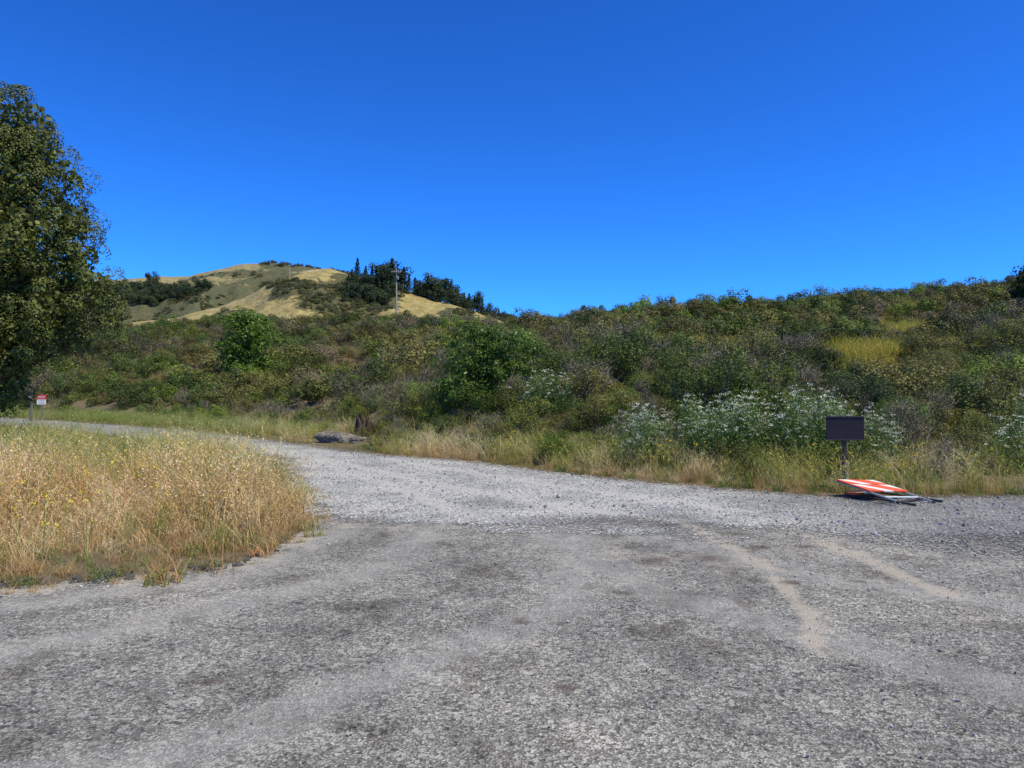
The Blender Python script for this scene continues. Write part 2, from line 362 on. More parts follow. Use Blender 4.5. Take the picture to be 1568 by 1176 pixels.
# ---------------------------------------------------------------- grasses
def grassmat(name):
    m=M(name);t=m.attr('t');lv=m.attr('lv');tn=m.attr('tint','INSTANCER','Color')
    f=m.mr(lv,0,1,.6,1.4);cx=m.n.new('ShaderNodeCombineXYZ')
    for k in range(3):m.l(f,cx.inputs[k])
    c=m.mix(1,tn,cx.outputs[0],'MULTIPLY')
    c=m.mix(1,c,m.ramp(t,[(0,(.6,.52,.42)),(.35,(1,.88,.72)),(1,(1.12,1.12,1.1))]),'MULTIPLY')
    m.col(c);m.p.inputs['Roughness'].default_value=.5;m.transl(c,.35);return m.m
GM=grassmat('dry_grass_mat')
def clump(name,seed,nb=46,rad=.16,h0=.45,h1=.95,w=.0045,seed_heads=True,bend=.35):
    g=np.random.default_rng(seed);V=[];F=[];T=[];L=[]
    def quad(p,q,wp,wq,side,t0,t1,lv):
        o=len(V);V.extend([p-side*wp,p+side*wp,q+side*wq,q-side*wq]);F.append([o,o+1,o+2,o+3]);T.extend([t0,t0,t1,t1]);L.extend([lv]*4)
    for i in range(nb):
        a=g.uniform(0,6.28);r=rad*math.sqrt(g.random());p=np.array([r*math.cos(a),r*math.sin(a),-.02])
        h=g.uniform(h0,h1) if i%3 else g.uniform(h0*.4,h0)
        ba=g.uniform(0,6.28);bd=np.array([math.cos(ba),math.sin(ba),0])*bend*h*g.uniform(.2,1.1);lv=g.random()
        sa=g.uniform(0,6.28);side=np.array([math.cos(sa),math.sin(sa),0]);pts=[]
        for k in range(5):
            t=k/4;pts.append(p+np.array([0,0,h])*(t-.12*t*t)+bd*t*t)
        ww=w*g.uniform(.7,1.5)
        for k in range(4):quad(pts[k],pts[k+1],ww*(1-.2*k),ww*(1-.2*(k+1))+.0004,side,k/4,(k+1)/4,lv)
        if seed_heads and i%3:
            for q in range(7):
                t=.68+.32*g.random();b=p+np.array([0,0,h])*(t-.12*t*t)+bd*t*t
                d=g.normal(size=3);d[2]-=.3;d/=np.linalg.norm(d);c=b+d*g.uniform(.01,.045)
                e=unit(g.normal(size=(1,3)))[0];f=np.cross(e,unit(g.normal(size=(1,3)))[0]);s=g.uniform(.008,.014)
                o=len(V);V.extend([c-e*s*1.3,c+f*s*.5,c+e*s*1.3,c-f*s*.5]);F.append([o,o+1,o+2,o+3]);T.extend([1.]*4);L.extend([.85+.15*lv]*4)
    return mkmesh(name,np.array(V),np.array(F),[GM],attrs={'t':T,'lv':L})
gr=[clump('g%d'%i,100+i,36,.2,.35,1.0,.0042,True,.4+.2*i) for i in range(5)]+[clump('gl%d'%i,120+i,60,.22,.10,.4,.006,False,.9) for i in range(3)]+[clump('gm%d'%i,130+i,9,.14,.75,1.2,.003,True,.6) for i in range(2)]
LG=lib('grass_src',gr)
STRAW=np.array((.66,.47,.215));PALE=np.array((.78,.66,.40));ORNG=np.array((.56,.31,.13));GRN=np.array((.19,.28,.05));YGR=np.array((.44,.43,.12));LITTER=np.array((.40,.30,.18))
def lerp(a,b,t):
    t=np.asarray(t,float);return a*(1-t[:,None])+b*t[:,None]
GF=[(-60,6.5),(-7,5.6),(-4.18,6.14),(-3.77,6.34),(-3.17,6.57),(-2.75,6.8),(-2.55,7.2),(-2.5,9.05),(-3.2,11.3),(-5.5,17.6),(-7.5,19.8),(-12,24.),(-18,29.7),(-28,38),(-45,48),(-60,55)]
xs=[];ys=[];es=[]
for (y0,y1,c) in ((5.2,12,.15),(12,20,.24),(20,50,.42)):
    x,y=jit(-42,-1.8,y0,y1,c);e=sdf(x,y,GF)+(fbm(x*1.1,y*1.1,3,3)-.5)*1.6
    gap=fbm(x*1.6,y*1.6,91,3)
    ok=(e>RG.uniform(-.25,.6,len(x)))&(np.abs(x/y)<.95)&(RG.random(len(x))<.4+1.6*sst(.33,.52,gap));xs.append(x[ok]);ys.append(y[ok]);es.append(e[ok])
x=np.concatenate(xs);y=np.concatenate(ys);e=np.concatenate(es);n=len(x)
a=fbm(x*.6,y*.6,41,3)
t=lerp(np.tile(STRAW,(n,1)),PALE,sst(.36,.6,a+RG.normal(0,.14,n)))
t=lerp(t,ORNG,.75*sst(.52,.34,fbm(x*.9,y*.6,44,3)+RG.normal(0,.1,n)))
t=lerp(t,YGR,.72*sst(9.0,15,y+RG.normal(0,1.5,n)))
t=lerp(t,GRN,.85*(RG.random(n)<.14+.22*sst(9,16,y)))
r=RG.random(n);edge=sst(1.3,.1,e)
kind=np.where(r<.30+.40*edge,5+RG.integers(0,3,n),np.where(r<.55+.35*edge,8+RG.integers(0,2,n),RG.integers(0,5,n)))
hv=.55+1.0*sst(.3,.7,fbm(x*.8,y*.8,47,3))
sc_=RG.uniform(.6,1.08,n)*(.5+.5*sst(-.1,1.3,e))*hv*(1-.27*sst(11,18,y))
sc_=np.minimum(sc_,1.15)
x3,y3=jit(-12,-1.9,4.9,12,.12);e3=sdf(x3,y3,GF);q=fbm(x3*2,y3*2,95,2)
ok=(e3>-.28+.35*(q-.5))&(e3<.8)&(RG.random(len(x3))<.55);x3,y3,e3=x3[ok],y3[ok],e3[ok];n3=len(x3)
t3=lerp(np.tile(LITTER,(n3,1)),STRAW,RG.random(n3)*.8);t3=lerp(t3,GRN,.8*(RG.random(n3)<.1))
s3=RG.uniform(.22,.55,n3)*(.5+.5*sst(-.3,.4,e3))
X=np.concatenate([x,x3]);Y=np.concatenate([y,y3])
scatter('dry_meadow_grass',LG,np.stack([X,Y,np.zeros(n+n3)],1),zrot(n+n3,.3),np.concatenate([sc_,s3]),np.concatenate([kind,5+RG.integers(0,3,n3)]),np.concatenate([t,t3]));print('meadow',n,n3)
# verge grass along the road
x,y=jit(-45,26,10.5,60,.17);yb=Yb(x)
ed=-sdf(x,y,GRV);ew=ed+(fbm(x*1.2,y*1.2,57,3)-.5)*.6
ok=(ew>.0)&(y<yb+1.2)&(y>yb-6-12*sst(-5,-20,x))&(np.abs(x/y)<.95)&(y>11)&(sdf(x,y,ASP)<0)&(sdf(x,y,GF)<0)
ok&=(x>-6)|(RG.random(len(x))<.4)
ok&=RG.random(len(x))<.4+.8*sst(.35,.6,fbm(x*1.1,y*1.1,58,2))
ok&=~((np.abs(x-5.55)<.7)&(y<11.6))
ok&=~((np.abs(x+5.2-.2*(23-y))<1.15)&(y<24.9)&(y>18)&((y>22.4)|(RG.random(len(x))<.7)))
x,y,ed=x[ok],y[ok],ed[ok];n=len(x)
t=lerp(np.tile(PALE*.92,(n,1)),YGR,sst(.38,.62,fbm(x*.7,y*.7,52,3)+RG.normal(0,.12,n)))
t=lerp(t,ORNG,.8*sst(.6,.0,ed+RG.normal(0,.15,n)))
t=lerp(t,GRN,.75*sst(-8,-13,x+RG.normal(0,2.5,n)))
t=lerp(t,GRN,.8*(RG.random(n)<.16))
s=RG.uniform(.42,.8,n)*(.4+.6*sst(.0,.7,ed))*np.where((np.abs(x+5.)<1.6)&(y<22.5)&(x<-3.6),.35,1.)
r=RG.random(n);kind=np.where(r<.35,5+RG.integers(0,3,n),np.where(r<.5,8+RG.integers(0,2,n),RG.integers(0,5,n)))
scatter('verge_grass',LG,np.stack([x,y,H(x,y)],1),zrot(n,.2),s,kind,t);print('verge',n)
# understorey grass between the shrubs + hillside clearings
x,y=jit(-60,45,12,75,.36);k,w=clr(x,y);u=np.abs(x/y)
inC=(k>.36)&(y>Yb(x)+1);under=(~inC)&(y>Yb(x)+.3)&(y<34)&(RG.random(len(x))<.42)
ok=(inC|under)&(u<.9);x,y,w,inC=x[ok],y[ok],w[ok],inC[ok];n=len(x);kd=np.array([c[4]=='y' for c in CLR])[w]
t=np.where(kd[:,None],np.array((.46,.40,.07)),np.array((.40,.30,.14)))
t=np.where(inC[:,None],t,np.array((.21,.22,.06)))*RG.uniform(.7,1.25,n)[:,None]
t=lerp(t,GRN*1.1,.8*(RG.random(n)<.25))
zs=np.where(inC,RG.uniform(1.2,2.3,n),RG.uniform(.8,1.55,n))
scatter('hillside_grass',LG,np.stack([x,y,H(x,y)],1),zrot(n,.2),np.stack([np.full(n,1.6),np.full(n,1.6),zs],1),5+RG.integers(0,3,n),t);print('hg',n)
def weed(name,seed):
    g=np.random.default_rng(seed);n=260;th=g.uniform(0,6.28,n);r=.2*np.sqrt(g.random(n))
    P=np.stack([r*np.cos(th),r*np.sin(th),g.uniform(.01,.16,n)*(1-r*2)],1);N=g.normal(size=(n,3))*.5+[0,0,1]
    V,F,L=leaves(P,N,.035*g.uniform(.6,1.4,n),.5,g);return mkmesh(name,V,F,[LEAF],attrs={'lv':L})
LW=lib('weed_src',[weed('w%d'%i,200+i) for i in range(3)])
bx=np.array([-3.45,-3.05,-2.7,-4.0,-4.9]);by=np.array([6.3,6.35,6.7,6.08,5.85])
x2=RG.uniform(-6,8,60);y2=Yb(x2)-RG.uniform(.1,.9,60)
x=np.concatenate([bx,x2]);y=np.concatenate([by,y2]);n=len(x)
scatter('roadside_weeds',LW,np.stack([x,y,np.zeros(n)],1),zrot(n),RG.uniform(.3,.8,n),RG.integers(0,3,n),np.tile((.11,.17,.035),(n,1))*RG.uniform(.7,1.3,n)[:,None])
YEL=simple('yellow_petal_mat',(.75,.55,.03),.6,.1)
def flower(name,seed):
    g=np.random.default_rng(seed);A=g.normal(size=(5,3))*[.08,.08,0];B=A+np.stack([g.normal(0,.06,5),g.normal(0,.06,5),g.uniform(.4,.8,5)],1)
    C=np.repeat(B,7,0)+g.normal(size=(35,3))*.014
    V,F,L,MI=join([(*twigs(A,B,.003,g),0),(*leaves(C,g.normal(size=(35,3))+[0,0,1],.022,.8,g),1)]);return mkmesh(name,V,F,[LEAF,YEL],MI,{'lv':L})
LY=lib('flower_src',[flower('yf%d'%i,250+i) for i in range(3)])
x=np.concatenate([RG.uniform(-9,-3.4,90),RG.uniform(-1,8,40)]);y=np.concatenate([RG.uniform(6.3,12,90),np.zeros(40)]);y[90:]=Yb(x[90:])-RG.uniform(.1,.8,40)
ok=(sdf(x,y,GF)>.2)|(x>-1.1);x,y=x[ok],y[ok];n=len(x)
scatter('yellow_wildflowers',LY,np.stack([x,y,np.zeros(n)],1),zrot(n),RG.uniform(.6,1.05,n),RG.integers(0,3,n),np.tile((.2,.28,.06),(n,1)))
# ---------------------------------------------------------------- white flowering hemlock
WHITE=simple('white_petal_mat',(.72,.74,.58),.7,.08)
STEM=simple('stem_mat',(.16,.23,.07))
def hemlock(name,seed):
    g=np.random.default_rng(seed);parts=[];ns=8
    base=g.normal(size=(ns,3))*[.12,.12,0];top=base+np.stack([g.normal(0,.25,ns),g.normal(0,.25,ns),g.uniform(.6,1.3,ns)],1)
    parts.append((*twigs(base,top,.008,g),1))
    nb=8;A=np.repeat(base*.4+top*.6,nb,0);B=np.repeat(top,nb,0)+g.normal(size=(ns*nb,3))*[.16,.16,.15]
    parts.append((*twigs(A,B,.004,g),1))
    k=14;C=np.repeat(B,k,0)+g.normal(size=(ns*nb*k,3))*[.028,.028,.012]
    parts.append((*leaves(C,g.normal(size=C.shape)*.6+[0,-.2,1],.020,.9,g),2))
    n=2200;i=g.integers(0,ns,n);t=g.uniform(.05,1.0,n)[:,None];P=base[i]*(1-t)+top[i]*t+g.normal(size=(n,3))*[.17,.17,.08];P[:,2]=np.abs(P[:,2])
    parts.append((*leaves(P,g.normal(size=(n,3))+[0,0,.6],.05*g.uniform(.5,1.3,n),.45,g),0))
    V,F,L,MI=join(parts);return mkmesh(name,V,F,[LEAF,STEM,WHITE],MI,{'lv':L})
LH=lib('hemlock_src',[hemlock('h%d'%i,300+i) for i in range(3)])
pts=[]
for uc,dc,sp,n in ((.215,14.7,.28,4),(.27,14.3,.32,5),(.315,14.2,.3,4),(.385,13.7,.22,3),(.43,13.7,.3,4),(.475,13.4,.2,2),(.045,19.7,.45,4),(.69,13.5,.25,2)):
    for _ in range(n):pts.append((uc*dc+RG.normal(0,sp),dc+RG.normal(0,.2)))
P=np.array(pts);n=len(P)
scatter('hemlock_flowers',LH,np.stack([P[:,0],P[:,1],H(P[:,0],P[:,1])-.05],1),zrot(n),RG.uniform(.7,.98,n),RG.integers(0,3,n),np.tile((.14,.22,.05),(n,1)))
# ---------------------------------------------------------------- loose stones
STM=M('stone_mat');inf=STM.n.new('ShaderNodeObjectInfo').outputs['Random']
STM.col(STM.ramp(inf,[(0,(.13,.128,.12)),(.5,(.31,.305,.285)),(.9,(.48,.465,.43)),(1,(.60,.58,.54))]));STM=STM.m
def ico(name,seed,amp=.28,sub=1,mat=None,sq=(1,1,.65),jt=None):
    b=bmesh.new();bmesh.ops.create_icosphere(b,subdivisions=sub,radius=1.);g=np.random.default_rng(seed)
    fr=g.normal(size=(5,3))*1.8;ph=g.uniform(0,6,5);f2=g.normal(size=(6,3))*6;p2=g.uniform(0,6,6)
    if jt is None:jt=.07 if sub<3 else .02
    for v in b.verts:
        p=np.array(v.co);k=1+amp*sum(math.sin(float(fr[i]@p)+ph[i]) for i in range(5))/2.2+g.uniform(-jt,jt)
        if sub>=3:k+=.05*sum(abs(math.sin(float(f2[i]@p)+p2[i])) for i in range(6))-.15
        v.co=Vector(p*k*np.array(sq))
    me=bpy.data.meshes.new(name);b.to_mesh(me);b.free()
    if mat:me.materials.append(mat)
    return me
LS=lib('stone_src',[ico('s%d'%i,400+i,mat=STM) for i in range(5)])
n=36000;x=RG.uniform(-8,14,n);y=1.5+17.5*RG.random(n)**1.25
eg=sdf(x,y,GRV)+(fbm(x*.7,y*1.3,15,3)-.5)*2.2*sst(10.8,9.6,y);ea=sdf(x,y,ASP);keep=((eg>-.2)&(RG.random(n)<.75))|((ea>-.25)&(eg<=-.2)&(RG.random(n)<(.25+.6*sst(1.4,3.6,x)*sst(3,6,y)+.3*sst(-1.2,-.2,eg)+.6*sst(.5,0,ea))))
keep&=(np.abs(x/y)<.85)
x,y,eg=x[keep],y[keep],eg[keep];n=len(x)
s=np.where(eg>0,RG.uniform(.006,.018,n),RG.uniform(.003,.009,n))*np.where((RG.random(n)<.04)&(y>4.5),1.9,1)
scatter('loose_gravel',LS,np.stack([x,y,.011+s*.2],1),RG.uniform(0,6.28,(n,3)),s,RG.integers(0,5,n),np.ones((n,3)));print('stones',n)
def rockm(name,k):
    R=M(name);co=R.obj();nn=R.noise(co,5,8,.7);R.col(R.ramp(nn,[(.3,(.14*k,.12*k,.10*k)),(.48,(.32*k,.285*k,.235*k)),(.66,(.58*k,.53*k,.45*k))]));R.bump(nn,1.,.15);return R.m
RK=rockm('rock_mat',.9);RK2=rockm('boulder_mat',.58)
LR=lib('clod_src',[ico('c%d'%i,500+i,.35,2,RK) for i in range(3)])
n=70;q=RG.random(n);x=-5.6+3.3*q+RG.normal(0,.05,n);y=np.interp(x,[-7,-4.18,-3.77,-3.17,-2.69,-2.45,-2.3],[5.5,6.04,6.24,6.47,6.7,7.1,7.6])+RG.normal(.05,.12,n)
scatter('edge_rocks',LR,np.stack([x,y,np.full(n,.012)],1),zrot(n,.4),RG.uniform(.012,.045,n)*(1+1.*(RG.random(n)<.2)),RG.integers(0,3,n),np.ones((n,3)))
# ---------------------------------------------------------------- tree helper parts
BARK=simple('bark_mat',(.11,.085,.065),.95,.4,14,bump=.8)
def tube(P,R,ns=8):
    P=np.asarray(P,float);V=[];F=[]
    for k in range(len(P)):
        d=P[min(k+1,len(P)-1)]-P[max(k-1,0)];d/=np.linalg.norm(d)
        a=np.cross(d,[.31,.9,.2]);a/=np.linalg.norm(a);b=np.cross(d,a)
        for j in range(ns):
            t=j*2*math.pi/ns;V.append(P[k]+(a*math.cos(t)+b*math.sin(t))*R[k])
    for k in range(len(P)-1):
        for j in range(ns):
            F.append([k*ns+j,k*ns+(j+1)%ns,(k+1)*ns+(j+1)%ns,(k+1)*ns+j])
    return np.array(V),np.array(F),np.full(len(V),.5)
def crown(lobes,nsub,nleaf,ls,sr,seed,trunk,tr,leafm,name,asp=.5,shell=.72,fill=90,fl=2.6,tight=.65,nrm=.35):
    g=np.random.default_rng(seed);parts=[]
    L=np.array(lobes,float)
    for (cx,cy,cz,r) in L:
        m_=max(8,int(nsub*(r*r)))
        d=g.normal(size=(m_,3));d=unit(d);sub=np.array([cx,cy,cz])+d*(r*g.uniform(shell,1.,m_))[:,None]
        rr=sr*g.uniform(.6,1.25,m_)
        k=np.repeat(np.arange(m_),nleaf);dd=g.normal(size=(len(k),3))+d[k]*.7;dd[:,2]+=.35;dd=unit(dd)
        P=sub[k]+dd*(rr[k]*g.uniform(tight,1.05,len(k)))[:,None]
        parts.append((*leaves(P,dd+g.normal(size=P.shape)*nrm+[0,0,.2],ls*g.uniform(.6,1.3,len(P)),asp,g),0))
        m2=int(fill*r*r)+1;P=np.array([cx,cy,cz])+unit(g.normal(size=(m2,3)))*(r*.8*g.random(m2)[:,None]**.35)
        parts.append((*leaves(P,g.normal(size=P.shape),ls*fl,.9,g),0))
        b=np.array([cx,cy,cz]);a=np.array(trunk)+np.array([0,0,min(max(.35*cz,.3),cz*.9)]);mid=(a+b)/2+[0,0,-.1*r]
        parts.append((*tube([a,mid,b],[tr*.45,tr*.3,tr*.1],5),1))
    zt=L[:,2].max()
    parts.append((*tube([[trunk[0],trunk[1],trunk[2]-.3],[trunk[0]+.05,trunk[1],trunk[2]+.25*zt],[trunk[0]-.1,trunk[1],trunk[2]+.6*zt],[trunk[0],trunk[1],zt*.9]],[tr*1.35,tr,tr*.6,tr*.15],10),1))
    V,F,Lv,MI=join(parts)
    return mkmesh(name,V,F,[leafm,BARK],MI,{'lv':Lv})
lob=[(2.97,0,10.7,.95),(1.5,.2,10.9,1.2),(0,0,11.1,1.3),(3.6,.1,9.5,.75),(4.5,0,8.75,.45),(2.6,-.5,8.6,1.2),(4.5,0,7.4,.75),(3.1,-.8,6.7,1.25),(4.6,.2,6.1,.8),(5.3,0,5.0,.85),(5.7,.1,4.1,.6),(4.1,-.6,4.3,.95),(4.7,.2,3.3,.5),(3.2,-.3,3.1,.9),(2.4,0,2.1,.8),(1.5,-.6,3.8,1.3),(1.3,-1.2,6,1.5),(1.3,-1.1,8.2,1.4),(1.2,0,2.2,.9),(0,-1.5,2.9,1.3),(2.3,.2,5.2,1.4),(2.2,.5,7.4,1.4),(1.8,.3,9.6,1.4),(3.4,.4,5.6,1.0),(3.5,.3,8.0,.9),(2.6,.4,10.0,1.0),(3.2,.5,4.2,1.1),(.6,-.4,1.6,1.),(1.8,.3,1.5,.8),(4.0,.5,7.0,.8),(4.3,.6,5.3,.8),(3.9,.6,3.8,.8)]
g=np.random.default_rng(3)
for (a,b,c_,r) in list(lob)[:22]:
    lob.append((-a*g.uniform(.8,1.05),g.uniform(-1,1),c_*g.uniform(.92,1.03),r))
for _ in range(26):
    th=g.uniform(0,6.28);z=g.uniform(2.5,9.6);w=3.2*math.sin(math.pi*min(1,(12.2-z)/11))**.5
    lob.append((w*math.cos(th)*g.uniform(.2,.7),w*math.sin(th)*g.uniform(.5,1),z,g.uniform(.9,1.4)))
TL=leafmat('evergreen_leaf_mat',(.120,.140,.030),.6,1.4,.15,.5)
me=crown(lob,22,130,.078,.42,9,(0,0,0),.42,TL,'big_tree',.65,.84,300,2.4,.82,.22)
o=link(bpy.data.objects.new('broadleaf_evergreen_tree',me));o.location=(-19.4,25,0)
def shrubtree(name,x,y,w,h,seed,col,ls=.12,dens=30,nl=34,sr=.26,cone=.0):
    g=np.random.default_rng(seed);L=[]
    for _ in range(24):
        th=g.uniform(0,6.28);z=g.uniform(.12,.85);k=math.sqrt(max(0,1-(max(z,.3)-.3)**2/.6))*(1-cone*z)
        rr=w*.5*k*math.sqrt(g.random())*.8
        L.append((rr*math.cos(th),rr*math.sin(th),z*h,g.uniform(.2,.30)*min(w,h)*.8*(1-.35*z)))
    me=crown(L,dens,nl,ls,sr,seed,(0,0,0),.09,leafmat(name+'_leaf',col,.5,1.6,.22,.4),name,.45,.8,160,1.8,.8,.3)
    o=link(bpy.data.objects.new(name,me));o.location=(x,y,float(H(x,y))-.15);return o
shrubtree('bay_laurel_bush',-1.25,22.6,2.7,3.2,11,(.085,.145,.018),.085,34,70)
shrubtree('bay_laurel_bush',-17.9,50.,4.8,5.4,12,(.115,.185,.022),.13,22,60,.36,cone=.35)
shrubtree('bay_laurel_bush',.1,22.3,2.2,2.4,14,(.085,.14,.02),.085,34,70)
shrubtree('dark_oak_tree',34.5,47,5.,3.6,13,(.05,.065,.02),.16,24,30,.4)
def bare(name,x,y,s,seed):
    g=np.random.default_rng(seed);P=[];
    def rec(p,d,l,w,dep):
        q=p+d*l;P.append((p,q,w))
        if dep==0:return
        for _ in range(g.integers(3,5)):
            e=d+g.normal(size=3)*.55;e[2]=abs(e[2])*.9+.1;e/=np.linalg.norm(e);rec(p+d*l*g.uniform(.5,1),e,l*g.uniform(.55,.8),w*.6,dep-1)
    for _ in range(5):
        d=g.normal(size=3)*.6;d[2]=1;d/=np.linalg.norm(d);rec(np.zeros(3),d,.5,.022,4)
    A=np.array([p[0] for p in P]);B=np.array([p[1] for p in P]);W=np.array([p[2] for p in P])
    V,F,L=twigs(A,B,W,g);me=mkmesh(name,V*s,F,[PALETWIG],attrs={'lv':L})
    o=link(bpy.data.objects.new(name,me));o.location=(x,y,float(H(x,y)))
for k,(x,y,s) in enumerate([(-10.6,33.5,1.0),(-12.2,35.5,1.1),(-19.,44,1.3),(-3.9,27.5,.9),(3.2,17.5,.8),(-17,41,1.)]):bare('bare_shrub',x,y,s,700+k)
# ---------------------------------------------------------------- far hills
def prof(pts,yc): # crest: (bearing tangent, elevation tangent) -> metres at the crest distance
    a=np.array(pts);return a[:,0]*yc,1.6+a[:,1]*yc
YA,YG=450.,300.
AX,AZ=prof([(-1.3,.10),(-.78,.14),(-.62,.145),(-.54,.149),(-.48,.152),(-.43,.155),(-.395,.163),(-.36,.171),(-.32,.173),(-.28,.168),(-.23,.161),(-.19,.153),(-.13,.132),(-.07,.112),(.0,.10),(.1,.07),(.4,.03)],YA)
GXp,GZ=prof([(-.56,.085),(-.44,.100),(-.40,.112),(-.355,.126),(-.322,.144),(-.295,.153),(-.27,.163),(-.243,.165),(-.215,.155),(-.17,.145),(-.12,.129),(-.075,.113),(-.045,.106),(.0,.092),(.1,.05),(.3,.02)],YG)
def hill(x,y,PX,PZ,yc,hw,s,amp):
    zc=np.interp(x,PX,PZ);t=np.abs(y-yc)/hw
    f=np.clip(1-t,0,1)**.95
    f=np.where(t<.12,1-(t/.12)**2*.06,f*.94/(.88**.95))
    g=(fbm(x/28+ (y-yc)/90,(y-yc)/120,s,4)-.5)*2*amp*sst(0.02,.35,t)*np.clip(1-t,0,1)**.3
    return zc*f+g+(fbm(x/6,y/9,s+3,3)-.5)*1.2
hA=lambda x,y:hill(x,y,AX,AZ,YA,190,61,26)
hG=lambda x,y:hill(x,y,GXp,GZ,YG,120,67,14)
def hillmat(name,g0,g1,g2,b0,b1,b2):
    m=M(name);co=m.pos();n=m.noise(co,.035,6,.65);n2=m.noise(co,.22,6,.7);n3=m.noise(co,.9,5,.8)
    k=m.math('ADD',m.attr('gold'),m.math('MULTIPLY',m.math('SUBTRACT',n,.5),1.2));k=m.math('ADD',k,m.math('MULTIPLY',m.math('SUBTRACT',n2,.5),.8))
    gcol=m.ramp(n2,[(.3,g0),(.48,g1),(.62,g2)]);bcol=m.ramp(n2,[(.3,b0),(.5,b1),(.7,b2)])
    c=m.mix(m.mr(k,.44,.54),bcol,gcol);c=m.mix(.65,c,m.ramp(n3,[(.36,.4),(.55,1.),(.7,1.1)]),'MULTIPLY')
    tr=m.mr(m.attr('trail'),.45,.6);c=m.mix(m.math('MULTIPLY',tr,.6,clamp=True),c,(.46,.38,.25))
    m.col(c);m.bump(n2,.8,3.);return m.m
HG_=hillmat('golden_hill_mat',(.28,.225,.08),(.40,.32,.12),(.48,.39,.16),(.070,.088,.032),(.11,.11,.04),(.17,.13,.065))
HA_=hillmat('distant_hill_mat',(.24,.20,.08),(.32,.27,.12),(.39,.32,.15),(.070,.093,.042),(.115,.12,.053),(.20,.15,.085))
def hillobj(name,hf,x0,x1,y0,y1,st,goldf,mt,trails):
    V,F=grid(np.arange(x0,x1,st),np.arange(y0,y1,st),hf)
    tr=np.zeros(len(V))
    for L in trails:tr=np.maximum(tr,np.exp(-(dline(V[:,0],V[:,1],L)/1.3)**2))
    link(bpy.data.objects.new(name,mkmesh(name,V,F,[mt],attrs={'gold':goldf(V),'trail':tr},smooth=True)))
def gA(V):
    x,y,z=V.T;r=z/np.interp(x,AX,AZ);g=.25+.44*sst(.88,.97,r)*(x<-150)
    for a,b,rx,rz,w in ((-165,62,20,6,.35),(-150,74,14,2.5,.4),(-215,64,30,2.5,.3),(-120,70,16,4,.3)):g=g+w*np.exp(-((x-a)/rx)**2-((z-b)/rz)**2)
    return g-.25*np.exp(-((x+225)/30)**2-((z-52)/7)**2)
def gG(V):
    x,y,z=V.T;g=np.full(len(x),.86)
    for a,b,rx,rz in ((-79,38,9,6),(-64,38,6,6),(-61,47,8,2.5),(-50,36,9,9),(-100,28,10,3),(-57,30,12,4),(-150,20,20,8),(-20,30,7,4),(-90,42,5,2.5)):g=g-.85*np.exp(-((x-a)/rx)**2-((z-b)/rz)**2)
    return g
hillobj('distant_hill',hA,-640,260,255,640,3.,gA,HA_,[[(-260,425),(-225,415),(-190,420),(-165,430)]])
hillobj('golden_grass_hill',hG,-260,160,180,420,1.6,gG,HG_,[[(-118,288),(-100,284),(-88,286),(-76,290)]])
FT=M('conifer_mat');inf=FT.n.new('ShaderNodeObjectInfo').outputs['Random'];FT.col(FT.ramp(inf,[(0,(.030,.052,.024)),(1,(.07,.088,.034))]));FT=FT.m
def conifer(name,seed,w=.25,rag=.2):
    g=np.random.default_rng(seed);n=1100;z=g.random(n)**.8*.92+.06;th=g.uniform(0,6.28,n)
    lay=.75+.25*np.sin(z*40+g.uniform(0,6));r=w*(1-z)**.8*lay*g.uniform(.3,1,n)*(1+rag*np.sin(th*3+z*8+seed))
    P=np.stack([r*np.cos(th),r*np.sin(th),z],1);N=np.stack([np.cos(th)*.5,np.sin(th)*.5,np.full(n,.8)],1)+g.normal(size=(n,3))*.5
    V,F,L=leaves(P,N,.06*g.uniform(.6,1.3,n),.5,g);V2,F2,L2=tube([[0,0,-.05],[0,0,.5],[0,0,.97]],[.02,.012,.003],5)
    V,F,L,MI=join([(V,F,L,0),(V2,F2,L2,1)]);return mkmesh(name,V,F,[FT,BARK],MI)
def roundt(name,seed):
    g=np.random.default_rng(seed);n=1300;k=g.integers(0,11,n);C=g.normal(size=(11,3))*[.2,.2,.16]+[0,0,.5];d=unit(g.normal(size=(n,3)))
    P=C[k]+d*.2*g.uniform(.5,1,n)[:,None];P[:,2]=np.abs(P[:,2]);V,F,L=leaves(P,d+g.normal(size=(n,3))*.5,.07,.6,g)
    V2,F2,L2=tube([[0,0,-.05],[0,0,.3],[0,0,.6]],[.03,.02,.01],5);V,F,L,MI=join([(V,F,L,0),(V2,F2,L2,1)]);return mkmesh(name,V,F,[FT,BARK],MI)
LT=lib('fartree_src',[conifer('ca',1),conifer('cb',2,.3,.3),conifer('cc',3,.22),roundt('ra',4),roundt('rb',5)])
T=[]
for u,s,k in ((-.208,9,0),(-.198,7,1),(-.19,7,2),(-.183,7.5,1),(-.175,11,3),(-.168,13,3),(-.162,12,1),(-.157,11,4),(-.151,8,2),(-.145,10.5,0),(-.138,9,1),(-.131,8,2),(-.126,7,1),(-.120,9,3),(-.114,10,1),(-.108,11,3),(-.101,11,4),(-.095,11,3),(-.089,11,4),(-.083,9,1),(-.077,5,2),(-.071,6,3),(-.065,7,0),(-.059,7,1),(-.052,8.5,3),(-.046,8.5,1),(-.040,7,2),(-.034,6.5,3),(-.027,5.5,3),(-.018,5.5,0),(-.01,6,3),(0.,5,3)):
    T.append((u*292,292+RG.uniform(-3,4),s*RG.uniform(.9,1.1),k))
for _ in range(44):
    x=RG.uniform(-62,-45);y=RG.uniform(262,290);T.append((x,y,RG.uniform(4,7.5),RG.integers(0,5)))
for _ in range(14):
    x=RG.uniform(-38,-16);y=RG.uniform(286,294);T.append((x,y,RG.uniform(4,7.5),RG.integers(0,5)))
P=np.array(T);n=len(P);z=hG(P[:,0],P[:,1])-.5
